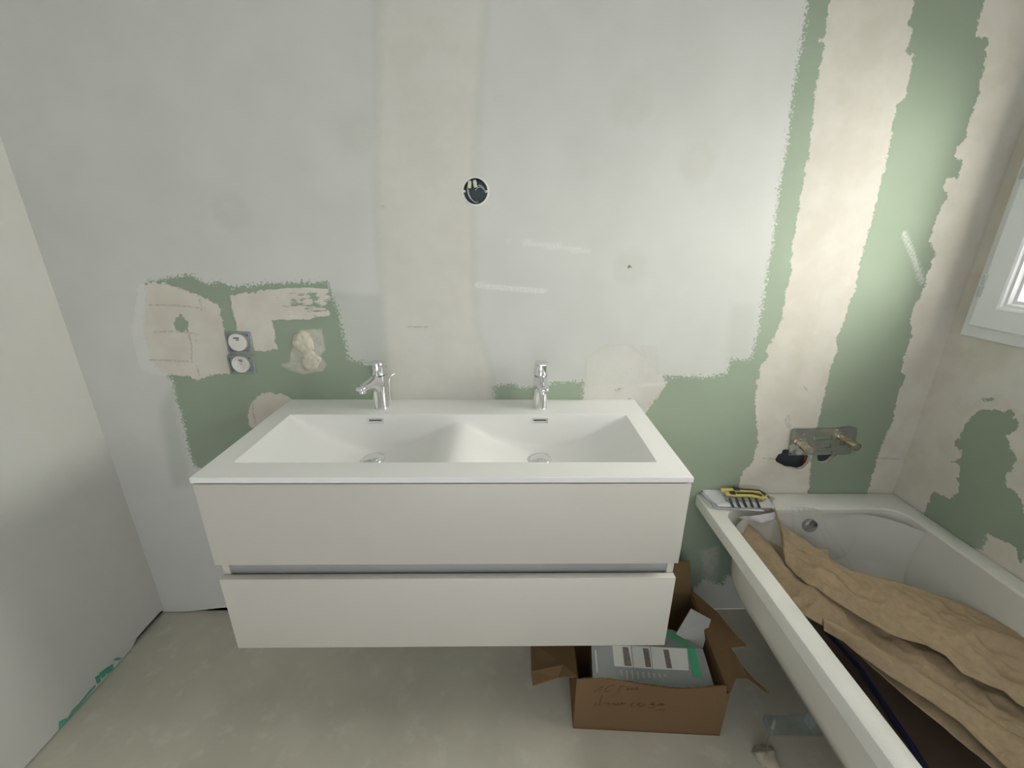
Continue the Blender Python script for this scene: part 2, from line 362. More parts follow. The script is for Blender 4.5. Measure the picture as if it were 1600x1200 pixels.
def attrs_back(U, V):
    pl = np.max([poly_sdf(U, V, p) for p in plaster_polys], 0)
    sd = poly_sdf(U, V, B(*z1((232, 345), (262, 295), (298, 330), (300, 375), (235, 370))))     # green scrape left bare in the filler
    pl = np.where(sd > -.012, np.minimum(pl, -sd-.002), pl)
    pr = np.max([poly_sdf(U, V, p) for p in primer_polys], 0)
    soft = sstep(poly_sdf(U, V, B((592, -90), (588, 0), (585, 300), (600, 560), (606, 700), (771, 700), (771, 580), (745, 500), (742, 300), (762, 0), (765, -90))), -.02, .03)
    soft = np.maximum(soft, .9*sstep(poly_sdf(U, V, B((915, 560), (945, 540), (985, 538), (1010, 560), (1040, 596), (1005, 640), (1000, 680), (912, 680))), -.004, .006))
    soft = np.maximum(soft, .8*sstep(poly_sdf(U, V, B((1000, 540), (1026, 541), (1027, 580), (1018, 585))), -.002, .003))
    for (x, y, r) in ((985, 160, .06), (360, 330, .05), (984, 418, .05), (1090, 255, .05), (560, 210, .05)):
        c = at(x, y, 1, 0); soft = np.maximum(soft, .55*sstep(r-np.hypot(U-c[0], V-c[2]), -.02, .03))
    soft = np.maximum(soft, .55*sstep(poly_sdf(U, V, B(*z1((815, 480), (860, 370), (970, 365), (985, 470), (960, 500), (995, 540), (975, 575), (870, 590), (810, 570), (765, 545), (810, 530)))), -.004, .004))
    soft = np.maximum(soft, .35*sstep(poly_sdf(U, V, B((1098, 860), (1120, 855), (1118, 905), (1102, 905))), -.02, .01))
    soft = np.maximum(soft, sstep(U-XR, -.06, -.03)*1.0)
    ca = at(1240, 690, 1, 0)
    st = sstep(poly_sdf(U, V, streak_poly), -.004, .006)*(.95-.50*sstep(poly_sdf(U, V, streak_hole), -.03, .02))
    thin = sstep(poly_sdf(U, V, B((505, 452), (600, 460), (612, 575), (540, 570), (520, 500))), -.01, .02)*.55
    thin = np.maximum(thin, .4*sstep(poly_sdf(U, V, B((1140, 470), (1190, 470), (1175, 570), (1130, 570))), -.01, .03))
    thin = np.maximum(thin, .6*sstep(poly_sdf(U, V, B((270, 600), (300, 760), (270, 760), (250, 640))), -.02, .02))
    sw = np.zeros_like(U)
    for p, wd, k in swipes: sw = np.maximum(sw, k*(1-sstep(line_dist(U, V, p), wd*.6, wd*1.15)))
    sw = np.maximum(sw, .25*sstep(poly_sdf(U, V, B((917, 600), (935, 560), (960, 548), (990, 560), (1002, 600), (1000, 640), (917, 640))), -.02, .04))
    mk = np.zeros_like(U)
    for p in marks: mk = np.maximum(mk, 1-sstep(line_dist(U, V, p), .0008, .0034))
    return dict(plaster=pl, primer=pr, soft=soft, streak=st, thin=thin, swipe=sw, mark=mk)
us = axis_lines(XL, XR, .010, [(-.42, .16, .004), (ra-.06, ra+.06, .003), (1.09, 1.15, .0025), (1.70, 2.06, .004)])
vs = axis_lines(0.0, HC, .010, [(.95, 1.36, .004), (rb-.06, rb+.06, .003), (.66, .82, .004)])
# the board does not reach the screed in the left corner
lift_b = lambda U, V: np.where(V < 1e-6, .022*sstep(U, -.62, -.40)*(U < -.2)+.004, 0)
wall_back = sheet_wall('wall_back', us, vs, lambda U, V: np.stack([U, 0*U, V], -1), [hole_light, hole_a, hole_b], attrs_back, M_WALL, (0, .013, 0), lift_b)

green_r = R((1440, 810), (1458, 770), (1463, 768), (1474, 775), (1484, 778), (1492, 772), (1498, 771), (1496, 750), (1500, 728), (1487, 722), (1502, 716), (1504, 706), (1494, 700), (1494, 690), (1500, 684), (1504, 672), (1512, 657), (1522, 645), (1536, 637), (1550, 642), (1584, 643), (1582, 650), (1591, 658), (1588, 670), (1573, 680), (1580, 700), (1586, 716), (1582, 732), (1570, 745), (1572, 760), (1588, 772), (1600, 790), (1612, 830), (1600, 870), (1595, 880), (1588, 862), (1580, 850), (1560, 842), (1545, 836), (1538, 845), (1536, 860), (1500, 850))
def attrs_right(U, V):
    g = poly_sdf(U, V, green_r); pl = -g
    g2 = poly_sdf(U, V, R((1534, 622), (1556, 622), (1554, 626), (1536, 626))); pl = np.where(g2 > -.01, -g2-.001, pl)
    pr = np.maximum(poly_sdf(U, V, R((1530, 590), (1600, 570), (1700, 590), (1700, 660), (1600, 650), (1560, 615), (1500, 640), (1500, 620))), -.3)
    pr = np.maximum(pr, np.maximum(V-1.9, U*-1-1.0))
    th = .9*np.ones_like(U)*(V < 1.2)
    return dict(plaster=pl, primer=pr, thin=th)
ush = axis_lines(YF, 0.0, .02, [(-.75, 0, .007)]); vsh = axis_lines(0.0, HC, .02, [(.55, 1.25, .007)])
wy0, wy1, wz0, wz1 = WIN[0]+.035, WIN[1]-.035, WIN[2]+.035, WIN[3]-.035
wall_right = sheet_wall('wall_right', ush, vsh, lambda U, V: np.stack([0*U+XR, U, V], -1), [[(wy0, wz0), (wy1, wz0), (wy1, wz1), (wy0, wz1)]], attrs_right, M_WALL, (.20, 0, 0))
def attrs_left(U, V):
    pr = np.full(U.shape, .5); sf = .3*sstep(-np.abs(U+.05), -.25, -.15)
    return dict(plaster=np.full(U.shape, .5), primer=pr, soft=sf)
usl = axis_lines(YF, 0.0, .02, [(-.5, 0, .01)]); vsl = axis_lines(0.0, HC, .02, [])
lift_l = lambda U, V: np.where(V < 1e-6, .020*sstep(U, -.17, -.13)*(1-sstep(U, -.012, -.001))+.003, 0)
wall_left = sheet_wall('wall_left', usl, vsl, lambda U, V: np.stack([0*U+XL, U, V], -1), [], attrs_left, M_WALL, (0, 0, 0), lift_l)
# dark backing sheets added behind the boards stand for the unlit cavities
cv = MB().quadgrid([[(XL-.1, .055, -.05), (XR+.01, .055, -.05)], [(XL-.1, .055, HC), (XR+.01, .055, HC)]])
cv.quadgrid([[(XL-.014, .055, -.05), (XL-.014, YF, -.05)], [(XL-.014, .055, HC), (XL-.014, YF, HC)]])
cv.obj('cavity_backing_1', M_VOID, None, None)['kind'] = 'structure'
# floor, ceiling, unseen wall behind the camera with an opening made for the fill
MB().box(XL-.1, XR+.1, YF-.1, .1, -.08, 0).obj('floor', M_FLOOR)['kind'] = 'structure'
MB().box(XL-.1, XR+.22, YF-.1, .1, HC, HC+.08).obj('ceiling', M_CEIL)['kind'] = 'structure'
fw_ = MB(); fw_.box(XL-.1, -.10, YF-.12, YF, 0, HC); fw_.box(1.60, XR+.22, YF-.12, YF, 0, HC); fw_.box(-.10, 1.60, YF-.12, YF, 2.2, HC)
fw_.obj('wall_front', simple('low_bounce_grey', (.22, .22, .21), .8))['kind'] = 'structure'  # unseen wall kept dark so it bounces little light forward
# green paint smears on the foot of the left wall
gm = MB()
def L(px, py): p = at(px, py, 0, XL); return (XL+.0006, p[1], max(p[2], .002))
gm.prism([L(*p) for p in ((92, 1127), (103, 1122), (108, 1126), (105, 1132), (97, 1138), (93, 1145))], (.0006, 0, 0))
gm.prism([L(*p) for p in ((104, 1124), (112, 1110), (124, 1098), (136, 1083), (148, 1070), (149, 1073), (137, 1087), (126, 1101), (114, 1114), (107, 1128))], (.0006, 0, 0))
for a_, b_ in (((150, 1056), (153, 1066)), ((157, 1049), (161, 1057)), ((164, 1044), (168, 1051)), ((170, 1040), (174, 1047)), ((177, 1030), (187, 1029))):
    gm.prism([L(a_[0]-2, a_[1]+2), L(a_[0]+6, a_[1]-3), L(b_[0]+4, b_[1]-1), L(b_[0]-2, b_[1]+3)], (.0006, 0, 0))
setp(gm.obj('paint_smear', M_TAPE, None, None), 'green paint smear along the foot of the left wall', 'paint mark')

# ------------------------------------------------------------------ window
win = bpy.data.objects.new('window_1', None); C.objects.link(win); win.location = (XR, -.53, 1.21); win['kind'] = 'structure'
IW = Matrix.Translation((-XR, .53, -1.21))
y0, y1, z0, z1_ = WIN
def ringbox(mb, a, b, xa, xb, bev=.002):
    """picture-frame of four mitred sides between rectangles a (outer) and b (inner)"""
    (ay0, ay1, az0, az1), (by0, by1, bz0, bz1) = a, b
    o = [(ay0, az0), (ay1, az0), (ay1, az1), (ay0, az1)]; i = [(by0, bz0), (by1, bz0), (by1, bz1), (by0, bz1)]
    rings = [[(xb, p[0], p[1]) for p in o], [(xa, p[0], p[1]) for p in o], [(xa-.0*bev, p[0], p[1]) for p in i], [(xb, p[0], p[1]) for p in i]]
    rings.append(rings[0]); return mb.loft(rings, False, False)
def shr(r, d): return (r[0]+d, r[1]-d, r[2]+d, r[3]-d)
# flat outer casing slightly proud of the wall, its inner face sloping back
cas = MB(); o = WIN; i_ = shr(WIN, .040)
rings = []
for x, rc in ((XR+.02, o), (XR-.010, o), (XR-.014, shr(o, .003)), (XR-.020, shr(o, .034)), (XR-.016, i_), (XR+.02, i_)):
    rings.append([(x, rc[0], rc[2]), (x, rc[1], rc[2]), (x, rc[1], rc[3]), (x, rc[0], rc[3])])
cas.loft(rings, False, False); cas.xf(IW).obj('window_frame', M_PVC, win, 20)
sash = MB(); so = shr(WIN, .038); si = shr(WIN, .105)
rings = []
for x, rc in ((XR+.03, so), (XR-.036, so), (XR-.040, shr(so, .004)), (XR-.040, shr(si, -.006)), (XR-.037, si), (XR-.030, shr(si, .003)), (XR-.030, shr(si, .010)), (XR-.018, shr(si, .014)), (XR-.018, shr(si, .022)), (XR-.004, shr(si, .026)), (XR+.01, shr(si, .026))):
    rings.append([(x, rc[0], rc[2]), (x, rc[1], rc[2]), (x, rc[1], rc[3]), (x, rc[0], rc[3])])
sash.loft(rings, False, False); sash_o = sash.xf(IW).obj('sash', M_PVC, win, 20)
gi = shr(si, .02)
MB().box(XR+.004, XR+.008, gi[0], gi[1], gi[2], gi[3]).xf(IW).obj('glass', M_GLASS, win, None)
for zc in (1.372, 1.70):
    h = MB(); h.box(XR-.0435, XR-.020, WIN[1]-.046, WIN[1]-.034, zc-.034, zc-.001, .002); h.box(XR-.0435, XR-.020, WIN[1]-.046, WIN[1]-.034, zc+.001, zc+.034, .003)
    h.xf(IW).obj('hinge', simple('grey_hinge_cover', (.50, .52, .52), .4), win)

# ------------------------------------------------------------------ vanity
H = 0.9652; TH = .014; DF = -.5073
van = thing('vanity_unit', 'white wall-hung vanity unit with two wide drawers under the double washbasin', 'vanity unit', (.6, -.25, .42))
IV = Matrix.Translation((-.6, .25, -.42))
zt = H-TH; zb = H-.5454
cb = MB()
cb.box(.004, .022, DF+.020, -.001, zb+.004, zt-.001, .001); cb.box(1.178, 1.196, DF+.020, -.001, zb+.004, zt-.001, .001)
cb.box(.022, 1.178, DF+.021, -.001, zb+.004, zb+.022, .001); cb.box(.022, 1.178, -.018, -.001, zb+.02, zt-.001, .001)
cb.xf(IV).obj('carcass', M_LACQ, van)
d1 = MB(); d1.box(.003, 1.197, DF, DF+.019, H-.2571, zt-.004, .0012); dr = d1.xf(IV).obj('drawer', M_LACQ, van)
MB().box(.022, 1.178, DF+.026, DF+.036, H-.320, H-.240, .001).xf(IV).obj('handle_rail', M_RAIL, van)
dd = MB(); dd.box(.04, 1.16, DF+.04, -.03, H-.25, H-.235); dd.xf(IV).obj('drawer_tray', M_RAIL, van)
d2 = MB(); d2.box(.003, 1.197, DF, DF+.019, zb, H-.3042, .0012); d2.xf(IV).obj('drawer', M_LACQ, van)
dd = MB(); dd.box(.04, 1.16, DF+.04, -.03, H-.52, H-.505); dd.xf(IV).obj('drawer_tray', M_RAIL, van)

# washbasin: one moulded top, two bowls
wb = thing('double_washbasin', 'white moulded double washbasin top with two shallow bowls on the vanity unit', 'washbasin', (.6, -.25, H-TH))
IB = Matrix.Translation((-.6, .25, -(H-TH)))
PX_ = [.060, .090, .125, .165, .205, .250, .290, .335, .380, .426, .470, .509, .550, .580, .600, .620, .650, .700, .768, .823, .865, .905, .960, 1.007, 1.045, 1.075, 1.105, 1.135]
PD_ = [.000, .020, .042, .066, .087, .105, .115, .1195, .115, .103, .086, .067, .042, .031, .028, .031, .048, .080, .106, .117, .1175, .110, .096, .079, .058, .038, .019, .000]
bx0, bx1, by0, by1 = .060, 1.135, -.4355, -.1315
NX = 150; xs = np.linspace(bx0, bx1, NX)
pd = np.interp(xs, PX_, PD_)
for _ in range(6): pd[1:-1] = (pd[:-2]+2*pd[1:-1]+pd[2:])/4
wob = []
rows = [(0, 0, 0), (.0012, .0006, 0), (.002, .003, 0), (.003, 0, .25), (.005, 0, .55), (.008, 0, .8), (.014, 0, .93), (.022, 0, .985), (.034, 0, 1.0)]
ys = [by1-r[0] for r in rows]; fr = [r[1:] for r in rows]
mid = list(np.linspace(by1-.034, by0+.034, 16))[1:-1]
ys += mid; fr += [(0, 1.0)]*len(mid)
ys += [by0+r[0] for r in rows[::-1]]; fr += [r[1:] for r in rows[::-1]]
grid = []
for y, (a_, k) in zip(ys, fr):
    grid.append([(x, y, H-min(a_, d) if k == 0 else H-max(min(.003, d), d*k)) for x, d in zip(xs, pd)])
wbm = MB(); wbm.quadgrid(grid)
def rect(x0, x1, y0, y1, z): return [(x0, y0, z), (x1, y0, z), (x1, y1, z), (x0, y1, z)]
wbm.loft([rect(bx0, bx1, by0, by1, H), rect(.0012, 1.1988, DF+.0012, -.002, H), rect(0, 1.2, DF, -.001, H-.0012), rect(0, 1.2, DF, -.001, H-TH), rect(.03, 1.17, DF+.03, -.02, H-TH)], False, False)
wbm.xf(IB).obj('basin_body', M_ACRYL, wb, 40)
for xo, ya in ((.330, 0), (.857, 0)):
    ov = MB(); zc = H-.0200; yb = by1-.0035
    rings = []
    for y, a_, b_ in ((yb+.003, .026, .0085), (yb-.0012, .026, .0085), (yb-.0018, .0252, .0077), (yb-.0018, .0205, .0040), (yb+.002, .0205, .0040)):
        rings.append([(xo-a_, y, zc-b_), (xo+a_, y, zc-b_), (xo+a_, y, zc+b_), (xo-a_, y, zc+b_)])
    ov.loft(rings, False, False); ot = ov.xf(IB).obj('overflow_trim', M_CHROME, wb, 30)
    MB().box(xo-.0205, xo+.0205, yb+.0008, yb+.0016, zc-.004, zc+.004).xf(IB).obj('slot', M_DARK, ot, None)
for xo, py_ in ((.337, 709), (.857, 709)):
    zc = H-float(np.interp(xo, xs, pd)); yo = float(at(580, py_, 2, zc)[1])-.040
    dm = MB().lathe([(.0001, .0095), (.012, .0092), (.024, .0075), (.0305, .0045), (.0325, .0015), (.0325, -.003), (.0001, -.003)], (xo, yo, zc+.002), n=48)
    dc = dm.xf(IB).obj('drain_cap', M_CHROME, wb, 50)
    MB().lathe([(.036, -.001), (.0375, .0022), (.041, .0020), (.042, -.001)], (xo, yo, zc+.0008), n=48).xf(IB).obj('drain_ring', M_CHROME, wb, 50)

# ------------------------------------------------------------------ faucets
def ell(cx, cy, cz, a, b, n=32, tilt=0):
    """ring round the z axis, half sizes a (x) and b (y), optional tilt: rises towards -y"""
    return [(cx+a*math.cos(q), cy+b*math.sin(q), cz-tilt*b*math.sin(q)) for q in [2*math.pi*k/n for k in range(n)]]
def faucet(x, y, rot, label):
    f = thing('basin_faucet', label, 'faucet', (x, y, H), 'chrome faucets on the double washbasin'); f.rotation_euler = (0, 0, rot)
    b = MB(); b.loft([ell(0, 0, 0, .0245, .0265), ell(0, 0, .003, .0255, .0275), ell(0, 0, .006, .0245, .0265), ell(0, .000, .04, .0235, .0255), ell(0, .001, .08, .0222, .0240), ell(0, .002, .112, .0215, .023)])
    b.obj('body', M_CHROME, f, 50)
    s = MB(); rings = []
    for (yy, cz, hw, hh, pw) in ((.006, .074, .0215, .046, 2), (-.012, .084, .0212, .036, 2.2), (-.028, .092, .0200, .024, 2.4), (-.044, .0955, .0185, .0155, 2.5), (-.062, .0970, .0175, .0115, 2.6), (-.080, .0972, .0170, .0098, 2.6), (-.094, .0970, .0160, .0085, 2.5), (-.101, .0966, .0120, .0062, 2.2), (-.1035, .0964, .005, .003, 2)):
        ring = []
        for k in range(28):
            q = 2*math.pi*k/28; c0, s0 = math.cos(q), math.sin(q)
            ring.append((hw*abs(c0)**(2/pw)*math.copysign(1, c0), yy, cz+hh*abs(s0)**(2/pw)*math.copysign(1, s0)))
        rings.append(ring)
    s.loft(rings); s.obj('spout', M_CHROME, f, 60)
    MB().lathe([(.0001, .002), (.0105, .002), (.0115, 0), (.0115, -.007), (.009, -.009), (.0001, -.009)], (0, -.084, .0885), n=28).obj('aerator', M_CHROME, f, 40)
    MB().loft([ell(0, .002, .1125, .0203, .0218), ell(0, .002, .1148, .0203, .0218)]).obj('seam_ring', M_DARK, f, 50)
    h = MB(); h.loft([ell(0, .002, .1150, .0214, .0232), ell(0, .002, .118, .0219, .0236), ell(0, .002, .145, .0216, .0232, tilt=.06), ell(0, .002, .154, .0212, .0230, tilt=.10), ell(0, .002, .1565, .019, .021, tilt=.10)])
    ho = h.obj('handle', M_CHROME, f, 50)
    lv = MB(); rings = []
    for (yy, zz, hw, ht) in ((.022, .1535, .0120, .0030), (.010, .1560, .0205, .0045), (-.010, .1585, .0212, .0045), (-.026, .1605, .0190, .0035), (-.044, .1625, .0150, .0026), (-.056, .1640, .0110, .0018)):
        rings.append([(hw*math.copysign(abs(math.cos(q))**.6, math.cos(q)), yy, zz+ht*math.sin(q)) for q in [2*math.pi*k/20 for k in range(20)]])
    lv.loft(rings); l = lv.obj('lever', M_CHROME, f, 60)
    MB().tube([(.012, .030, .0), (.012, .032, .05), (.013, .035, .080), (.015, .040, .094), (.018, .048, .1005), (.021, .058, .1015)], .0022, 10).obj('pop_up_rod', M_CHROME, f, 60)
    return f
faucet(.334, -.072, math.radians(-20), 'chrome mixer faucet at the left bowl, its spout turned towards the left')
faucet(.861, -.072, math.radians(2), 'chrome mixer faucet at the right bowl, facing straight forward')

# ------------------------------------------------------------------ bathtub
TZ = .581; TX0, TX1, TY0, TY1 = 1.472, XR-.002, -1.73, -.003
tub = thing('bathtub', 'white acrylic bathtub without apron along the right wall, holding brown paper', 'bathtub', (1.85, -.86, 0))
IT = Matrix.Translation((-1.85, .86, 0))
ix0, ix1, iy0, iy1 = 1.527, 2.179, -1.62, -.094
rim = MB(); rim.loft([rr(TX0+.012, TX1, TY0+.012, TY1, .01, TZ-.041), rr(TX0, TX1, TY0, TY1, .012, TZ-.041), rr(TX0, TX1, TY0, TY1, .012, TZ-.005), rr(TX0+.0015, TX1-.001, TY0+.0015, TY1-.001, .012, TZ-.0015), rr(TX0+.005, TX1-.004, TY0+.005, TY1-.004, .010, TZ),
   rr(ix0-.004, ix1+.004, iy0-.004, iy1+.004, .066, TZ), rr(ix0, ix1, iy0, iy1, .065, TZ-.002), rr(ix0+.002, ix1-.002, iy0+.002, iy1-.002, .064, TZ-.008)], False, False)
rim.xf(IT).obj('rim', M_TUBR, tub, 30)
inn = MB(); rings = []
for z, d, dy, r in ((TZ-.008, .002, .002, .064), (.54, .006, .006, .07), (.47, .015, .014, .085), (.40, .028, .024, .10), (.33, .060, .045, .12), (.26, .10, .07, .13), (.215, .135, .10, .13), (.19, .17, .14, .12), (.18, .23, .20, .08)):
    rings.append(rr(ix0+d, ix1-d*.75, iy0+dy*1.8, iy1-dy, r, z))
inn.loft(rings, False, True); inn.xf(IT).obj('tub_bowl', M_TUB, tub, 60)
sh = MB(); rings = []
for z, d, dy, r in ((TZ-.02, 0, .0, .20), (.50, .000, .0, .21), (.43, .002, .003, .22), (.395, .010, .012, .22), (.365, .030, .030, .21), (.325, .065, .060, .19), (.27, .095, .085, .18), (.21, .13, .11, .16), (.175, .17, .14, .14), (.165, .23, .19, .10)):
    rings.append(rr(1.499+d, 2.20-d*.75, -1.64+dy, -.10-dy, r, z))
sh.loft(rings, False, True); sh.xf(IT).obj('outer_shell', M_TUB, tub, 60)
oc = at(1264, 820, 1, -.104)
of = MB().lathe([(.0001, .010), (.014, .010), (.0145, .012), (.020, .0125), (.025, .009), (.0265, .003), (.0265, -.004)], (oc[0], iy1-.012, oc[2]), 'y', 40)
ofo = of.xf(IT).obj('overflow_cap', simple('dull_dark_chrome', (.22, .23, .23), .3, .8), tub, 40)
MB().box(oc[0]+.006, oc[0]+.018, iy1-.026, iy1-.020, oc[2]+.000, oc[2]+.014, .001).xf(IT).obj('overflow_slot', M_DARK, ofo)
# cradle bar and threaded feet
for yb in (-.535, -1.30):
    br = MB(); br.box(1.535, 2.12, yb-.022, yb+.022, .112, .116); br.box(1.535, 2.12, yb+.019, yb+.022, .112, .140); br.box(1.66, 1.70, yb-.02, yb+.02, .114, .168); br.box(1.98, 2.02, yb-.02, yb+.02, .114, .168)
    bro = br.xf(IT).obj('cradle_bar', M_STEEL, tub)
    for xr in (1.552, 2.09):
        MB().tube([(xr, yb, .006), (xr, yb, .150)], .0040, 10).xf(IT).obj('threaded_foot', M_STEEL, tub)
def lump(name, c, r, h, mat, parent, n=28, seed=0, M=None, amp=.25):
    mb = MB(); rings = []
    for i, (rk, hk) in enumerate(((1.05, 0), (1.0, .35), (.82, .72), (.5, .95), (.2, 1.0))):
        ring = []
        for k in range(n):
            q = 2*math.pi*k/n; nz = mnoise.noise(Vector((math.cos(q)*1.6+seed, math.sin(q)*1.6, i*.5+seed)))
            rad = r*rk*(1+amp*nz); ring.append(M @ Vector((rad*math.cos(q), rad*math.sin(q), h*(hk+amp*.8*nz*(hk > .1)))) + Vector(c) if M else Vector((c[0]+rad*math.cos(q), c[1]+rad*math.sin(q), c[2]+h*(hk+amp*.8*nz*(hk > .1)))))
        rings.append(ring)
    mb.loft(rings, True, True); return mb.obj(name, mat, parent, 70)
setp(lump('plaster_blob', (1.545, -.548, -.001), .032, .026, simple('dull_plaster', (.38, .35, .27), .9, var=.2, scale=50), None, seed=3, amp=.5), 'beige plaster blob on the floor around the tub foot', 'plaster')  # blob in a plain darker beige than the wall filler

# ------------------------------------------------------------------ kraft paper in the tub
def loft_sheet(top, bot, nu, nv, sag, amp, seed, fold=0.0, extra=None):
    """sheet between two edge lines given as 3-D points; crumpled"""
    A = lerp_poly(top, nu); D = lerp_poly(bot, nu); P = []
    for j in range(nv):
        v = j/(nv-1); row = []
        for i in range(nu):
            p = A[i]*(1-v)+D[i]*v; x, y = p[0], p[1]
            z = p[2]+sag*math.sin(math.pi*v)
            q = Vector((x*2.2+seed, y*2.2, v*1.2)); n1 = mnoise.noise(q*1.5); n2 = 1-2*abs(mnoise.noise(Vector((x*6+y*3+seed, y*5-x*2, seed)))); n3 = 1-2*abs(mnoise.noise(Vector((x*19+y*9, y*15-x*6, seed+4))))
            e = min(1, 4*v, 4*(1-v))
            n4 = 1-2*abs(mnoise.noise(Vector((x*38+seed, y*31, seed+9))))
            z += amp*(1.2*n1+1.0*(n2-.5)+.42*(n3-.5)+.16*(n4-.5))*(.35+.65*e)
            if fold: z += fold*math.sin(v*math.pi*3+x*5)*.5*e
            row.append((x, y, z))
        P.append(row)
    return P
def pz(l): return [at(x, y, 2, z) for x, y, z in l]
topA = pz([(1192, 768, .588), (1208, 796, .590), (1224, 818, .560), (1236, 829, .53), (1262, 846, .505), (1275, 856, .50), (1294, 858, .495), (1296, 873, .490), (1332, 892, .49), (1414, 915, .485), (1499, 941, .475), (1600, 991, .465), (1720, 1060, .46), (1850, 1140, .455)])
botA = pz([(1206, 790, .560), (1218, 815, .55), (1222, 850, .50), (1227, 880, .47), (1241, 897, .46), (1258, 912, .46), (1296, 934, .46), (1340, 962, .455), (1385, 990, .45), (1446, 1009, .45), (1476, 1027, .45), (1502, 1053, .445), (1530, 1067, .445), (1567, 1082, .44), (1589, 1101, .44), (1680, 1150, .44), (1800, 1220, .44)])
botA = [np.array([p[0], p[1], p[2]]) for p in botA]
PA = loft_sheet(topA, botA, 260, 60, .012, .022, 1.3)
k1 = solid(MB().quadgrid(PA).obj('kraft_paper', M_KRAFT, None, 180), .0008); setp(k1, 'large crumpled brown kraft paper sheet lying upper right in the bathtub', 'paper', 'kraft paper in the bathtub')
topB = pz([(1180, 836, .47), (1205, 846, .44), (1232, 866, .41), (1268, 905, .375), (1330, 930, .37), (1400, 965, .37), (1480, 990, .37), (1560, 1035, .37), (1650, 1090, .37), (1760, 1160, .37)])
botB = pz([(1147, 826, .50), (1158, 848, .48), (1180, 884, .46), (1212, 922, .45), (1255, 962, .44), (1300, 990, .41), (1340, 1024, .40), (1395, 1070, .39), (1440, 1108, .385), (1500, 1155, .38), (1560, 1205, .38), (1700, 1320, .38)])
PB = loft_sheet(topB, botB, 240, 50, .030, .022, 7.7, fold=.016)
k2 = solid(MB().quadgrid(PB).obj('kraft_paper', M_KRAFT, None, 180), .0008); setp(k2, 'folded brown kraft paper lying lower left in the tub, beside the near rim', 'paper', 'kraft paper in the bathtub')
# a second fold of the lower paper
topC = pz([(1282, 962, .425), (1330, 992, .42), (1400, 1030, .415), (1470, 1072, .415), (1540, 1118, .41), (1640, 1180, .41)])
botC = pz([(1287, 985, .425), (1318, 1003, .42), (1338, 1020, .42), (1400, 1062, .415), (1440, 1088, .41), (1500, 1128, .41), (1560, 1185, .405), (1620, 1240, .405)])
PC = loft_sheet(topC, botC, 160, 26, .012, .012, 12.1)
k3 = solid(MB().quadgrid(PC).obj('kraft_paper', M_KRAFT, None, 180), .0008); setp(k3, 'narrow torn flap of kraft paper on top of the lower left sheet', 'paper', 'kraft paper in the bathtub')
lg = [[(x_+.004*mnoise.noise(Vector((x_*6, y_*5, 3))), y_, z_+.006*mnoise.noise(Vector((x_*5, y_*4, 8)))+max(0, y_+.30)*1.0*(1-min(1, max(0, (z_-.2)/.3)))) for x_, z_ in lerp_poly([(1.541, .555), (1.546, .50), (1.556, .44), (1.568, .39), (1.60, .325), (1.645, .268), (1.70, .235), (1.78, .205), (2.03, .200)], 30)] for y_ in np.linspace(-.205, -1.42, 60)]
bt = solid(MB().quadgrid(lg).obj('cardboard_liner', simple('dark_cardboard', (.17, .12, .09), .8, var=.15, scale=12), None, 60), .003)
setp(bt, 'dark brown cardboard bent up along the near inner wall at the tub bottom', 'cardboard')
MB_ = MB(); MB_.tube([tuple(p) for p in pz([(1288, 982, .235), (1345, 1045, .225), (1423, 1163, .225), (1470, 1240, .225)])], .008, 12)
setp(MB_.obj('navy_bag_roll', M_NAVY, None, 60), 'thin dark navy roll lying on the tub bottom, left of the kraft paper', 'roll')
# thin plastic film over the overflow
fa = [at(1236, 792, 1, -.090), at(1256, 792, 1, -.092), at(1278, 795, 1, -.100)]
fb = [at(1244, 850, 1, -.135), at(1290, 872, 1, -.15), at(1335, 893, 1, -.17)]
ft = lerp_poly(fa, 30); fbm = lerp_poly(fb, 30)
G = [[tuple(ft[i]*(1-v)+fbm[i]*v+np.array([0, -.008*math.sin(math.pi*v)+.006*mnoise.noise(Vector((i*.35, v*3, 2))), 0])) for i in range(30)] for v in np.linspace(0, 1, 24)]
film = MB().quadgrid(G).obj('plastic_film', M_FILM, None, 180); setp(film, 'translucent plastic film hanging over the overflow inside the tub', 'film')
# small torn paper hanging beside the pack
G = []
e0 = lerp_poly(pz([(1150, 808, .583), (1180, 806, .584), (1210, 800, .585)]), 20); e1 = lerp_poly([at(1170, 812, 2, .56), at(1190, 818, 2, .55), at(1212, 812, 2, .555)], 20)
for v in np.linspace(0, 1, 10): G.append([tuple(e0[i]*(1-v)+e1[i]*v+np.array([0, 0, .004*mnoise.noise(Vector((i*.4, v*2, 9)))])) for i in range(20)])
setp(solid(MB().quadgrid(G).obj('paper_scrap', M_PAPER, None, 180), .0006), 'small white paper scrap hanging into the tub below the knife pack', 'paper')

# ------------------------------------------------------------------ pack of cutters on the tub corner
def tz(px, py, z=TZ): return at(px, py, 2, z)
def sheet_obj(name, pts, mat, parent, seed, z, amp=.003, n=22, lab=None):
    """crumpled sheet over a 4-sided outline (pts: pixel outline corners a,b,c,d)"""
    a_, b_, c_, d_ = [tz(*p, z) for p in pts]; G = []
    for j in range(n):
        v = j/(n-1); row = []
        for i in range(n):
            u = i/(n-1); p = (a_*(1-u)+b_*u)*(1-v)+(d_*(1-u)+c_*u)*v
            row.append((p[0], p[1], p[2]+.0005+amp*(.6+mnoise.noise(Vector((u*3+seed, v*2.5, seed))))))
        G.append(row)
    o = solid(MB().quadgrid(G).obj(name, mat, parent, 180), .0007); return o
pk = thing('knife_pack', 'opened white blister pack lying on the back left corner of the bathtub rim', 'packaging', (1.55, -.07, TZ))
IP = Matrix.Translation((-1.55, .07, -TZ))
def reloc(o, M):
    o.data.transform(M); return o
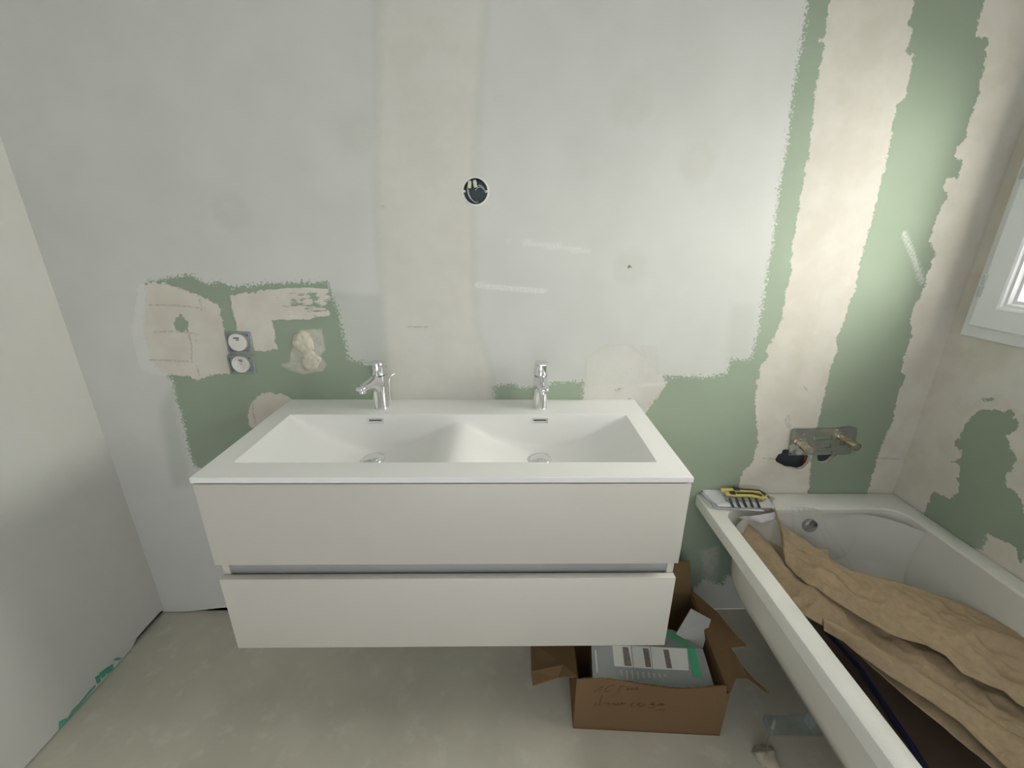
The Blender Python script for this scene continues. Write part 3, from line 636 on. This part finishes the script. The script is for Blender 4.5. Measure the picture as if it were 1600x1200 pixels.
reloc(sheet_obj('backing_card', [(1092, 775), (1150, 770), (1185, 798), (1110, 793)], M_PAPER, pk, 1.0, TZ+.001, .0025), IP)
reloc(sheet_obj('backing_card', [(1094, 770), (1160, 770), (1195, 800), (1118, 795)], M_PAPER, pk, 2.0, TZ+.005, .0035), IP)
reloc(sheet_obj('backing_card', [(1095.5, 766), (1190, 766), (1213, 795.5), (1122, 793)], M_PAPER, pk, 3.3, TZ+.011, .0045), IP)
bl = MB(); bl.loft([[tuple(tz(*p, TZ+.017)) for p in ((1102, 774), (1129, 772), (1134, 786), (1112, 787))], [tuple(tz(*p, TZ+.027)) for p in ((1105, 774), (1127, 773), (1131, 783), (1113, 784))]])
bl.xf(IP).obj('blister', M_BLIS, pk, None)
for i in range(5):
    x0 = 1138+i*10.2
    s_ = MB(); q = [tz(x0, 778, TZ+.018), tz(x0+3.4, 778, TZ+.018), tz(x0+9.8, 793, TZ+.018), tz(x0+5.8, 793, TZ+.018)]
    s_.prism(q, (0, 0, .0016)); s_.xf(IP).obj('spare_blade', M_DARK, pk, None)
pr_ = MB(); q = [tz(*p, TZ+.0175) for p in ((1128, 772), (1190, 774), (1192, 784), (1136, 783))]; pr_.prism(q, (0, 0, .0008)); pr_.xf(IP).obj('dark_print', M_GPL, pk, None)
def knife(pts, z, label, slider):
    """pts: outline centre line from nose to tail in the photo's frame, as (px,py,halfwidth)"""
    c = [tz(a, b, z) for a, b, w_ in pts]; k = thing('utility_knife', label, 'knife', tuple(c[0]), 'yellow snap-off knives on the tub rim')
    I = Matrix.Translation(tuple(-c[0]))
    def strip(sel, w0, h0, h1, name, mat, par):
        rings = []
        for i_, (p, w_) in enumerate(sel):
            nx = sel[min(i_+1, len(sel)-1)][0]-sel[max(i_-1, 0)][0]; nx[2] = 0; nx = nx/np.linalg.norm(nx); s0 = np.array([-nx[1], nx[0], 0])*w_*w0*.8
            rings.append([tuple(p+s0+[0, 0, h0]), tuple(p-s0+[0, 0, h0]), tuple(p-s0*.95+[0, 0, h1*.8]), tuple(p-s0*.7+[0, 0, h1]), tuple(p+s0*.7+[0, 0, h1]), tuple(p+s0*.95+[0, 0, h1*.8])])
        return MB().loft(rings).xf(I).obj(name, mat, par, 30)
    P_ = lerp_poly([list(p)+[w_] for p, (a, b, w_) in zip(c, pts)], 24); sel = [(P_[i, :3].copy(), P_[i, 3]) for i in range(24)]
    strip(sel[1:], 1.0, 0, .010, 'body', M_YEL, k)
    strip(sel[7:22], .66, .0095, .0125, 'grip', M_BLACK, k)
    strip(sel[0:3], .55, .004, .006, 'blade', M_STEEL, k)
    strip(sel[slider:slider+4], 1.06, .008, .0150, 'slider', M_DARK, k)
    strip(sel[21:24], .98, .002, .0108, 'end_cap', M_BLACK if slider > 6 else M_YEL, k)
knife([(1123, 767, .006), (1145, 767.5, .008), (1170, 769, .008), (1185, 770, .008), (1196, 776, .007)], TZ+.026, 'rear yellow and black snap-off knife on the pack, with a dark slider', 7)
knife([(1131, 773, .007), (1150, 774.5, .008), (1175, 775, .009), (1186, 777.5, .009), (1195, 782, .006)], TZ+.021, 'front yellow and black snap-off knife lying on the pack, nearest the viewer', 3)
# crumbs of plaster beside the pack
dbr = MB()
for i in range(9):
    p = tz(1203+random.uniform(0, 8), 777+random.uniform(0, 7)); s_ = random.uniform(.003, .006)
    dbr.box(p[0]-s_, p[0]+s_, p[1]-s_*.7, p[1]+s_*.7, TZ, TZ+s_*1.1, s_*.3)
setp(dbr.obj('plaster_crumbs', M_PLLUMP), 'little heap of grey plaster crumbs on the rim right of the knives', 'debris', None, 'stuff')

# ------------------------------------------------------------------ cardboard box
bxo = thing('cardboard_box', 'open brown cardboard box with handwriting on the floor under the vanity', 'box', (.967, -.461, 0))
e1 = Vector((.467, -.026, 0)); e2 = Vector((.0215, .362, 0)); BH = .218
def bp(u, v, z): p = e1*u+e2*v; return (p.x, p.y, z)
T = .0045
def wallpan(a, b, z0, tops, name, out):
    """upright cardboard panel from a to b (u,v pairs) with a ragged top"""
    n = len(tops); A = [Vector(bp(a[0]+(b[0]-a[0])*i/(n-1), a[1]+(b[1]-a[1])*i/(n-1), 0)) for i in range(n)]
    off = Vector(out).normalized()*T; fs = []; vs_ = []
    for i, p in enumerate(A):
        zt_ = tops[i]; vs_ += [p+Vector((0, 0, z0)), p+Vector((0, 0, zt_)), p+off+Vector((0, 0, zt_)), p+off+Vector((0, 0, z0))]
    for i in range(n-1):
        for k in range(4): fs.append((i*4+k, i*4+(k+1) % 4, (i+1)*4+(k+1) % 4, (i+1)*4+k))
    fs += [(0, 1, 2, 3), (n*4-4, n*4-3, n*4-2, n*4-1)]
    return mesh(name, vs_, fs, M_CARD, bxo, None)
ft_ = []
for i in range(90):
    u = i/89; z = np.interp(u, [0, .03, .06, .18, .34, .42, .52, .62, .72, .80, .88, .97, .975, 1], [.222, .222, .228, .230, .222, .214, .208, .204, .203, .210, .219, .224, .192, .190])
    ft_.append(float(z+.0015*random.uniform(-1, 1)))
fp = wallpan((0, 0), (1, 0), 0, ft_, 'front_panel', (0.05, 1, 0))
wallpan((0, 1), (1, 1), 0, [BH]*3, 'back_panel', (0, -1, 0)); wallpan((0, 0), (0, 1), 0, [.225, BH, BH], 'side_panel', (1, 0, 0)); wallpan((1, 0), (1, 1), 0, [.195, .21, BH], 'side_panel', (-1, 0, 0))
MB().prism([bp(0, 0, .001), bp(1, 0, .001), bp(1, 1, .001), bp(0, 1, .001)], (0, 0, T)).obj('bottom_panel', M_CARD, bxo, None)
IBX = Matrix.Translation((-.967, .461, 0))
def flap(pts, name, d=(0, 0, .004)): return MB().prism([tuple(p) for p in pts], d).xf(IBX).obj(name, M_CARD, bxo, None)
W0 = Vector((.967, -.461, 0))
bw = lambda u, v, z: Vector(bp(u, v, z))+W0
# left flap, creased and bent down
fl = flap([bw(0, .02, .224), bw(0, .95, BH), at(829, 1000, 2, .205), at(830, 1050, 2, .190), at(850, 1046, 2, .196), at(880, 1040, 2, .21)], 'flap')
fl2 = flap([bw(0, .02, .222), at(880, 1040, 2, .21), at(850, 1046, 2, .196), at(830, 1050, 2, .190), at(832, 1072, 2, .176), at(872, 1060, 2, .19)], 'flap_corner')
# right flap, lifted and torn at its outer corner
rf_ = MB(); q = lambda *p: tuple(at(*p))
h0, h1, h2, h3 = bw(1, 0, .193), bw(1, .35, .202), bw(1, .62, .21), bw(1, 1, BH)
for pl in ([h3, q(1071, 903, 2, .235), q(1084, 926, 2, .232), q(1121, 958, 2, .215), h2], [h2, q(1121, 958, 2, .215), q(1150, 994, 2, .205), q(1141, 1013, 2, .200), h1], [q(1150, 994, 2, .205), q(1167, 1010, 2, .202), q(1141, 1013, 2, .200)],
           [h1, q(1141, 1013, 2, .200), q(1150, 1025, 2, .196), q(1158, 1040, 2, .192), h0], [h0, q(1158, 1040, 2, .192), q(1168, 1061, 2, .190), q(1150, 1061, 2, .191)]):
    rf_.prism([tuple(p) for p in pl], (0, 0, .004))
rf_.xf(IBX).obj('flap', M_CARD, bxo, None)
MB().prism([tuple(at(*p)) for p in ((1158, 1040, 2, .190), (1168, 1061, 2, .188), (1200, 1086, 2, .165), (1202, 1083, 2, .165), (1180, 1064, 2, .18))], (0, 0, .003)).xf(IBX).obj('torn_strip', M_CARD, bxo, None)
# rear flap leaning up against the wall
flap([bw(.0, 1, BH), bw(1, 1, BH), bw(.99, 1.13, .33), bw(.01, 1.13, .33)], 'flap', (0, -.004, 0))
# handwriting strokes on the front panel
strokes = [[(200, 270), (260, 240), (320, 190), (350, 185)], [(350, 190), (290, 260), (290, 300)], [(540, 160), (450, 180), (390, 220), (365, 260), (400, 275), (440, 260)], [(640, 180), (620, 230), (600, 280)], [(650, 180), (700, 175), (720, 170)],
 [(745, 200), (740, 240), (770, 245), (775, 205), (780, 245)], [(820, 200), (815, 240), (850, 240), (855, 205)], [(880, 235), (930, 210), (900, 200), (885, 240), (940, 245)],
 [(240, 450), (205, 480), (215, 510), (260, 500), (290, 470), (330, 330), (300, 420), (290, 510)], [(350, 470), (400, 460), (440, 460), (440, 510)], [(480, 480), (540, 470), (540, 500), (580, 500), (590, 450), (600, 500), (640, 500), (650, 450), (690, 490), (720, 460)],
 [(870, 460), (810, 480), (820, 525), (870, 520)], [(900, 500), (960, 460), (930, 490), (960, 520), (1020, 510), (1040, 470)], [(1120, 460), (1190, 460), (1130, 500), (1190, 480), (1190, 540), (1100, 545)], [(1240, 510), (1290, 470), (1360, 480), (1290, 500), (1370, 500)], [(1210, 595), (1290, 570), (1380, 575)]]
nrm = Vector((e1.y, -e1.x, 0)).normalized()       # outward normal of the front panel
if nrm.y > 0: nrm = -nrm
hw = MB()
for s_ in strokes:
    pts = []
    for x, y in s_:
        d = Vector(ray(910+x/10.67, 1055+y/10.67)); t_ = (W0-Vector(CAM)).dot(nrm)/d.dot(nrm); pts.append(Vector(CAM)+d*t_+nrm*.0004-W0)
    pts = [Vector(p) for p in lerp_poly([list(p) for p in pts], 4*len(pts))]
    for a_, b_ in zip(pts[:-1], pts[1:]):
        t_ = (b_-a_).normalized(); sd = t_.cross(nrm)*.0011
        hw.prism([a_-sd-t_*.0005, b_-sd+t_*.0005, b_+sd+t_*.0005, a_+sd-t_*.0005], nrm*.0002)
hw.obj('handwriting', M_PEN, fp, None)

# product carton inside the box
car = thing('product_carton', 'grey printed carton with a green stripe lying inside the brown box', 'carton', (1.2, -.36, .02))
IC = Matrix.Translation((-1.2, .36, -.02))
zc0, zc1 = .176, .205
a0 = at(924, 1008, 2, zc1); a1 = at(1098, 1014, 2, zc1); a2 = at(1117, 1076, 2, zc0); a3 = at(927, 1076, 2, zc0); a2[1] = max(a2[1], -.470); a3[1] = max(a3[1], -.450)
b0 = at(930, 972, 2, zc1-.012); b1 = at(1052, 984, 2, zc1-.012)
bot = [np.array([p[0]*.98+1.2*.02, p[1], .02]) for p in (a3, a2, a1, b1, b0, a0)]
vs_ = [a3, a2, a1, b1, b0, a0]+bot
MB().add(vs_, [(0, 1, 2, 5), (5, 2, 3, 4), (6, 7, 1, 0), (7, 8, 2, 1), (8, 9, 3, 2), (9, 10, 4, 3), (10, 11, 5, 4), (11, 6, 0, 5), (6, 7, 8, 9, 10, 11)]).xf(IC).obj('carton_body', M_CARTON, car, None)
nz = Vector(np.cross(a1-a0, a3-a0)).normalized(); nz = nz if nz.z > 0 else -nz
def onface(px, py):
    d = Vector(ray(px, py)); t_ = (Vector(a0)-Vector(CAM)).dot(nz)/d.dot(nz); return Vector(CAM)+d*t_
def printed(name, mat, pts, h=.0006, par=car):
    return MB().prism([onface(*p)+nz*.0003 for p in pts], nz*h).xf(IC).obj(name, mat, par, None)
zz = lambda *p: [(900+x/7.27, 1005+y/7.27) for x, y in p]
printed('printed_panel', M_CARTW, zz((412, 30), (620, 32), (648, 278), (436, 262)))
printed('printed_panel', M_CARTW, zz((632, 32), (838, 40), (868, 292), (656, 278)))
printed('printed_panel', M_CARTW, zz((846, 40), (1260, 62), (1280, 312), (876, 294)))
printed('photo_print', M_PHOTO, zz((528, 44), (592, 50), (632, 262), (552, 256)), .0012)
printed('photo_print', M_PHOTO, zz((758, 58), (822, 64), (856, 276), (792, 270)), .0012)
printed('photo_print', M_PHOTO, zz((990, 72), (1050, 76), (1092, 290), (1030, 284)), .0012)
printed('green_stripe', M_CARTG, zz((1262, 62), (1352, 68), (1430, 380), (1330, 380)))
printed('white_lettering', M_CARTW, zz((212, 80), (228, 82), (240, 200), (250, 340), (236, 338), (222, 200)), .0006)
for i in range(9):
    x = 500+i*62; printed('white_lettering', M_GCARD, zz((x, 305+i*6), (x+22, 306+i*6), (x+34, 375+(i*37 % 40)), (x+14, 372+(i*37 % 40))), .0006)
sfn = Vector(np.cross(a1-a0, b0-a0)).normalized(); sfn = sfn if sfn.z > 0 else -sfn
def ontop(px, py):
    d = Vector(ray(px, py)); t_ = (Vector(a0)-Vector(CAM)).dot(sfn)/d.dot(sfn); return Vector(CAM)+d*t_
MB().prism([ontop(*p)+sfn*.0003 for p in ((1073, 1012.5), (1085, 1013.5), (1056, 993), (1040, 984), (1030, 983))], sfn*.0006).xf(IC).obj('green_stripe', M_CARTG, car, None)
gf = [at(1080, 951, 1, -.235), at(1111, 968, 1, -.255), at(1098, 1013, 1, -.318), at(1056, 991, 1, -.300)]
MB().prism([tuple(p) for p in gf], (0, .003, -.002)).xf(IC).obj('carton_flap', M_GCARD, car, None)

# ------------------------------------------------------------------ light box hole in the wall
lb = thing('light_outlet_box', 'round recessed wiring box with loose wires high above the basins', 'junction box', (LB[0], 0, LB[1]))
MB().lathe([(.0001, -.042), (.033, -.042), (.034, -.040), (.0352, -.012), (.0352, .0006), (.0395, .0012), (.0400, .0), (.0362, -.0005), (.0345, -.012), (.0335, -.039), (.0001, -.0395)][::1], (0, 0, 0), 'y', 48).obj('box_shell', simple('teal_grey_plastic', (.07, .10, .11), .45), lb, 40)
MB().lathe([(.0358, -.001), (.0358, .0018), (.0405, .0014), (.0412, 0)], (0, 0, 0), 'y', 48).obj('plaster_collar', M_WPL, lb, 40)
for sx in (-1, 1):
    MB().box(sx*.034-.004, sx*.034+.004, -.0015, .004, -.003, .003, .001).obj('screw_lug', M_WPL, lb)
def arc(pts, r=.0013): MB().tube([tuple(p) for p in lerp_poly(pts, 20)], r, 8).obj('wire', M_WIRE, lb, 60)
arc([(-.025, .012, .010), (-.024, .008, -.004), (-.017, .006, -.018), (-.006, .010, -.028), (.008, .018, -.027)])
arc([(-.022, .014, .006), (-.021, .010, -.008), (-.013, .008, -.022), (-.002, .012, -.031), (.006, .020, -.030)])
arc([(-.002, .010, .003), (.006, .006, .011), (.015, .006, .013), (.025, .010, .006), (.029, .014, -.003)])
arc([(.004, .010, .014), (.012, .007, .018), (.022, .010, .013), (.028, .014, .004)])
for (x0, z0_, tl) in ((-.0175, .019, .1), (-.0015, .021, -.15)):
    M_ = Matrix.Translation((x0, .006, z0_)) @ Matrix.Rotation(tl, 4, 'Y')
    MB().box(-.0055, .0055, -.007, .007, -.0105, .0105, .003, M_).obj('wire_connector', simple('pale_connector', (.60, .64, .55), .3), lb)
# small wall plug
sp = at(984, 416, 1, 0)
wp = MB(); wp.lathe([(.0001, .0012), (.0020, .0016), (.0038, .0008), (.0042, -.001)], (sp[0]-.001, 0, sp[2]), 'y', 12); wp.box(sp[0]-.006, sp[0]-.002, -.0015, 0, sp[2]-.0065, sp[2]-.002); wp.box(sp[0]+.002, sp[0]+.007, -.0012, 0, sp[2]-.004, sp[2]-.001)
setp(wp.obj('wall_plug', simple('grey_plug', (.22, .21, .19), .6)), 'small grey wall plug in the painted wall above the right faucet', 'wall plug')

# ------------------------------------------------------------------ sockets
def socket(px, py, hw_, hh_, label, marks_):
    c = at(px, py, 1, 0); s = thing('wall_socket', label, 'socket', (c[0], 0, c[2]), 'sockets beside the left bowl')
    fr = MB(); rings = []
    def rq(w_, h_, r, y): return [(p[0], y, p[1]) for p in rr(-w_, w_, -h_, h_, r, 0, 4, 1)]
    fr.loft([rq(hw_, hh_, .005, 0), rq(hw_, hh_, .005, -.006), rq(hw_-.002, hh_-.002, .005, -.0075), rq(hw_-.0065, hh_-.0055, .009, -.0075), rq(hw_-.0065, hh_-.0055, .009, -.001)], False, True)
    fr.obj('frame', M_GPL, s, 30)
    return s
def disc(s, dx, dz, r, dished, par=None):
    prof = [(r*1.02, -.001), (r, .006), (r*.96, .0085)] + ([(r*.84, .0085), (r*.78, .003), (.0001, .0030)] if dished else [(r*.6, .0098), (.0001, .0102)])
    return MB().lathe(prof, (dx, -.001, dz), 'y', 40).obj('cover', M_WPL, s, 40)
s1 = socket(375.0, 534.5, .0420, .0355, 'upper white round socket cover in its grey frame', 0)
c1 = disc(s1, -.004, .0005, .0300, False)
MB().box(-.012, .006, -.0125, -.0105, .0145, .0180).obj('print', M_DARK, s1, None); MB().box(-.005, .005, -.0125, -.0108, .0085, .0105).obj('print', M_DARK, s1, None)
MB().tube([(.029, -.010, .023), (.029, -.002, .023)], .002, 10).obj('screw', M_STEEL, s1)
s2 = socket(378.5, 568.5, .0440, .0325, 'lower white socket with a dished centre, directly below the other', 0)
c2 = disc(s2, -.002, 0, .0285, True)
MB().box(-.009, .005, -.0050, -.0042, .0130, .0155).obj('print', M_DARK, s2, None); MB().box(-.005, .005, -.0050, -.0042, .0085, .0105).obj('print', M_DARK, s2, None)
MB().tube([(-.001, -.0055, .001), (-.001, -.004, .001)], .0012, 10).obj('pin_hole', M_DARK, s2)
MB().tube([(.029, -.010, .021), (.029, -.002, .021)], .002, 10).obj('screw', M_STEEL, s2)
MW = Matrix.Rotation(math.radians(90), 4, 'X')
for (px, py, r, sd, lab) in ((474, 535, .0335, 1.0, 'upper round lump of cream filler plugging a box hole in the wall'), (485, 564, .0325, 5.2, 'lower round lump of cream filler plugging a box hole, below another')):
    c = at(px, py, 1, 0); setp(lump('filler_patch', (c[0], 0, c[2]), r, .010, M_PLLUMP, None, seed=sd, M=MW, amp=.22, n=40), lab, 'filler patch', 'filler patches by the sockets')

# ------------------------------------------------------------------ bath mixer bracket
mc = at(1284, 690, 1, -.012)
mb_ = thing('mixer_bracket', 'galvanised mounting plate with two brass pipe stubs above the bathtub', 'bracket', (mc[0], -.004, mc[2]))
IM = Matrix.Translation((-mc[0], .004, -mc[2]))
yp = -.006
def bo(pts, y=yp): return [tuple(at(x, y_, 1, y)) for x, y_ in pts]
# plate: outline with window cut-outs, built from strips
zz8 = lambda *p: [(1200+x/10, 640+y/10) for x, y in p]
outer = bo(zz8((372, 320), (400, 300), (700, 292), (1000, 298), (1300, 262), (1392, 300), (1380, 420), (1320, 620), (1290, 690), (800, 706), (320, 712), (330, 600)))
bmx = bmesh.new()
def addloop(pts):
    vv_ = [bmx.verts.new(p) for p in pts]; return [bmx.edges.new((vv_[i], vv_[(i+1) % len(vv_)])) for i in range(len(vv_))]
def holeq(*p): return bo(zz8(*p))
edges = addloop(outer)
for hq in (holeq((715, 410), (1005, 405), (1005, 470), (715, 478)), holeq((880, 525), (985, 525), (980, 590), (860, 600)), holeq((1115, 480), (1200, 520), (1195, 555), (1110, 555)), holeq((500, 430), (560, 430), (570, 480), (505, 490)), holeq((340, 680), (368, 676), (364, 694), (338, 698)), holeq((975, 650), (1015, 650), (1010, 670), (975, 672))):
    edges += addloop(hq)
bmesh.ops.triangle_fill(bmx, use_beauty=True, edges=edges)
vs_ = [tuple(v.co) for v in bmx.verts]; bmx.verts.index_update(); fs_ = [[v.index for v in f.verts] for f in bmx.faces]; bmx.free()
pl_ = MB().add(vs_, fs_).xf(IM).obj('plate', M_STEEL, mb_, None); solid(pl_, .002)
for x, y in ((425, 330), (705, 325), (1078, 315), (1270, 655), (560, 395)):
    p = at(*zz8((x, y))[0], 1, yp); MB().lathe([(.0032, 0), (.0030, .002), (.0001, .0028)], (p[0], yp-.001, p[2]), 'y', 12).xf(IM).obj('rivet', M_CHROME, mb_)
for (p0, p1) in (((470, 510), (665, 645)), ((1130, 430), (1395, 590))):
    a_ = Vector(at(*zz8(p0)[0], 1, yp)); pe = at(*zz8(p1)[0], 1, yp-.075); b_ = Vector(pe)
    L_ = b_-a_; st = MB(); st.tube([a_, a_+L_*.05, a_+L_*.06, a_+L_*.38, a_+L_*.40, a_+L_*.44, a_+L_*.45, a_+L_*.62, a_+L_*.63, a_+L_*.97, b_], [.017, .017, .012, .012, .0145, .0145, .0125, .0125, .0150, .0150, .0140], 20)
    so_ = st.xf(IM).obj('pipe_stub', M_BRASS, mb_, 30)
    MB().tube([b_-L_*.03, b_+L_*.008], [.010, .010], 16).xf(IM).obj('bore', M_STEEL, so_, 30)
MY = Matrix.Rotation(math.radians(90), 4, 'X')
pc = at(1247, 697, 1, yp)
lump('splashed_filler', (pc[0]-mc[0], -.0025, pc[2]-mc[2]), .030, .005, simple('grey_filler_film', (.42, .43, .40), .4, var=.25, scale=80, bump=.6), mb_, seed=8, M=MY, amp=.6, n=44)
# a copper-red pipe end behind the hole
pp = at(1259, 716, 1, .03); setp(MB().tube([(pp[0], .03, pp[2]-.10), (pp[0], .03, pp[2]+.12)], .010, 16).obj('water_pipe', simple('red_pex', (.20, .05, .04), .4)), 'dark red water pipe seen inside the hole under the mixer bracket', 'pipe')
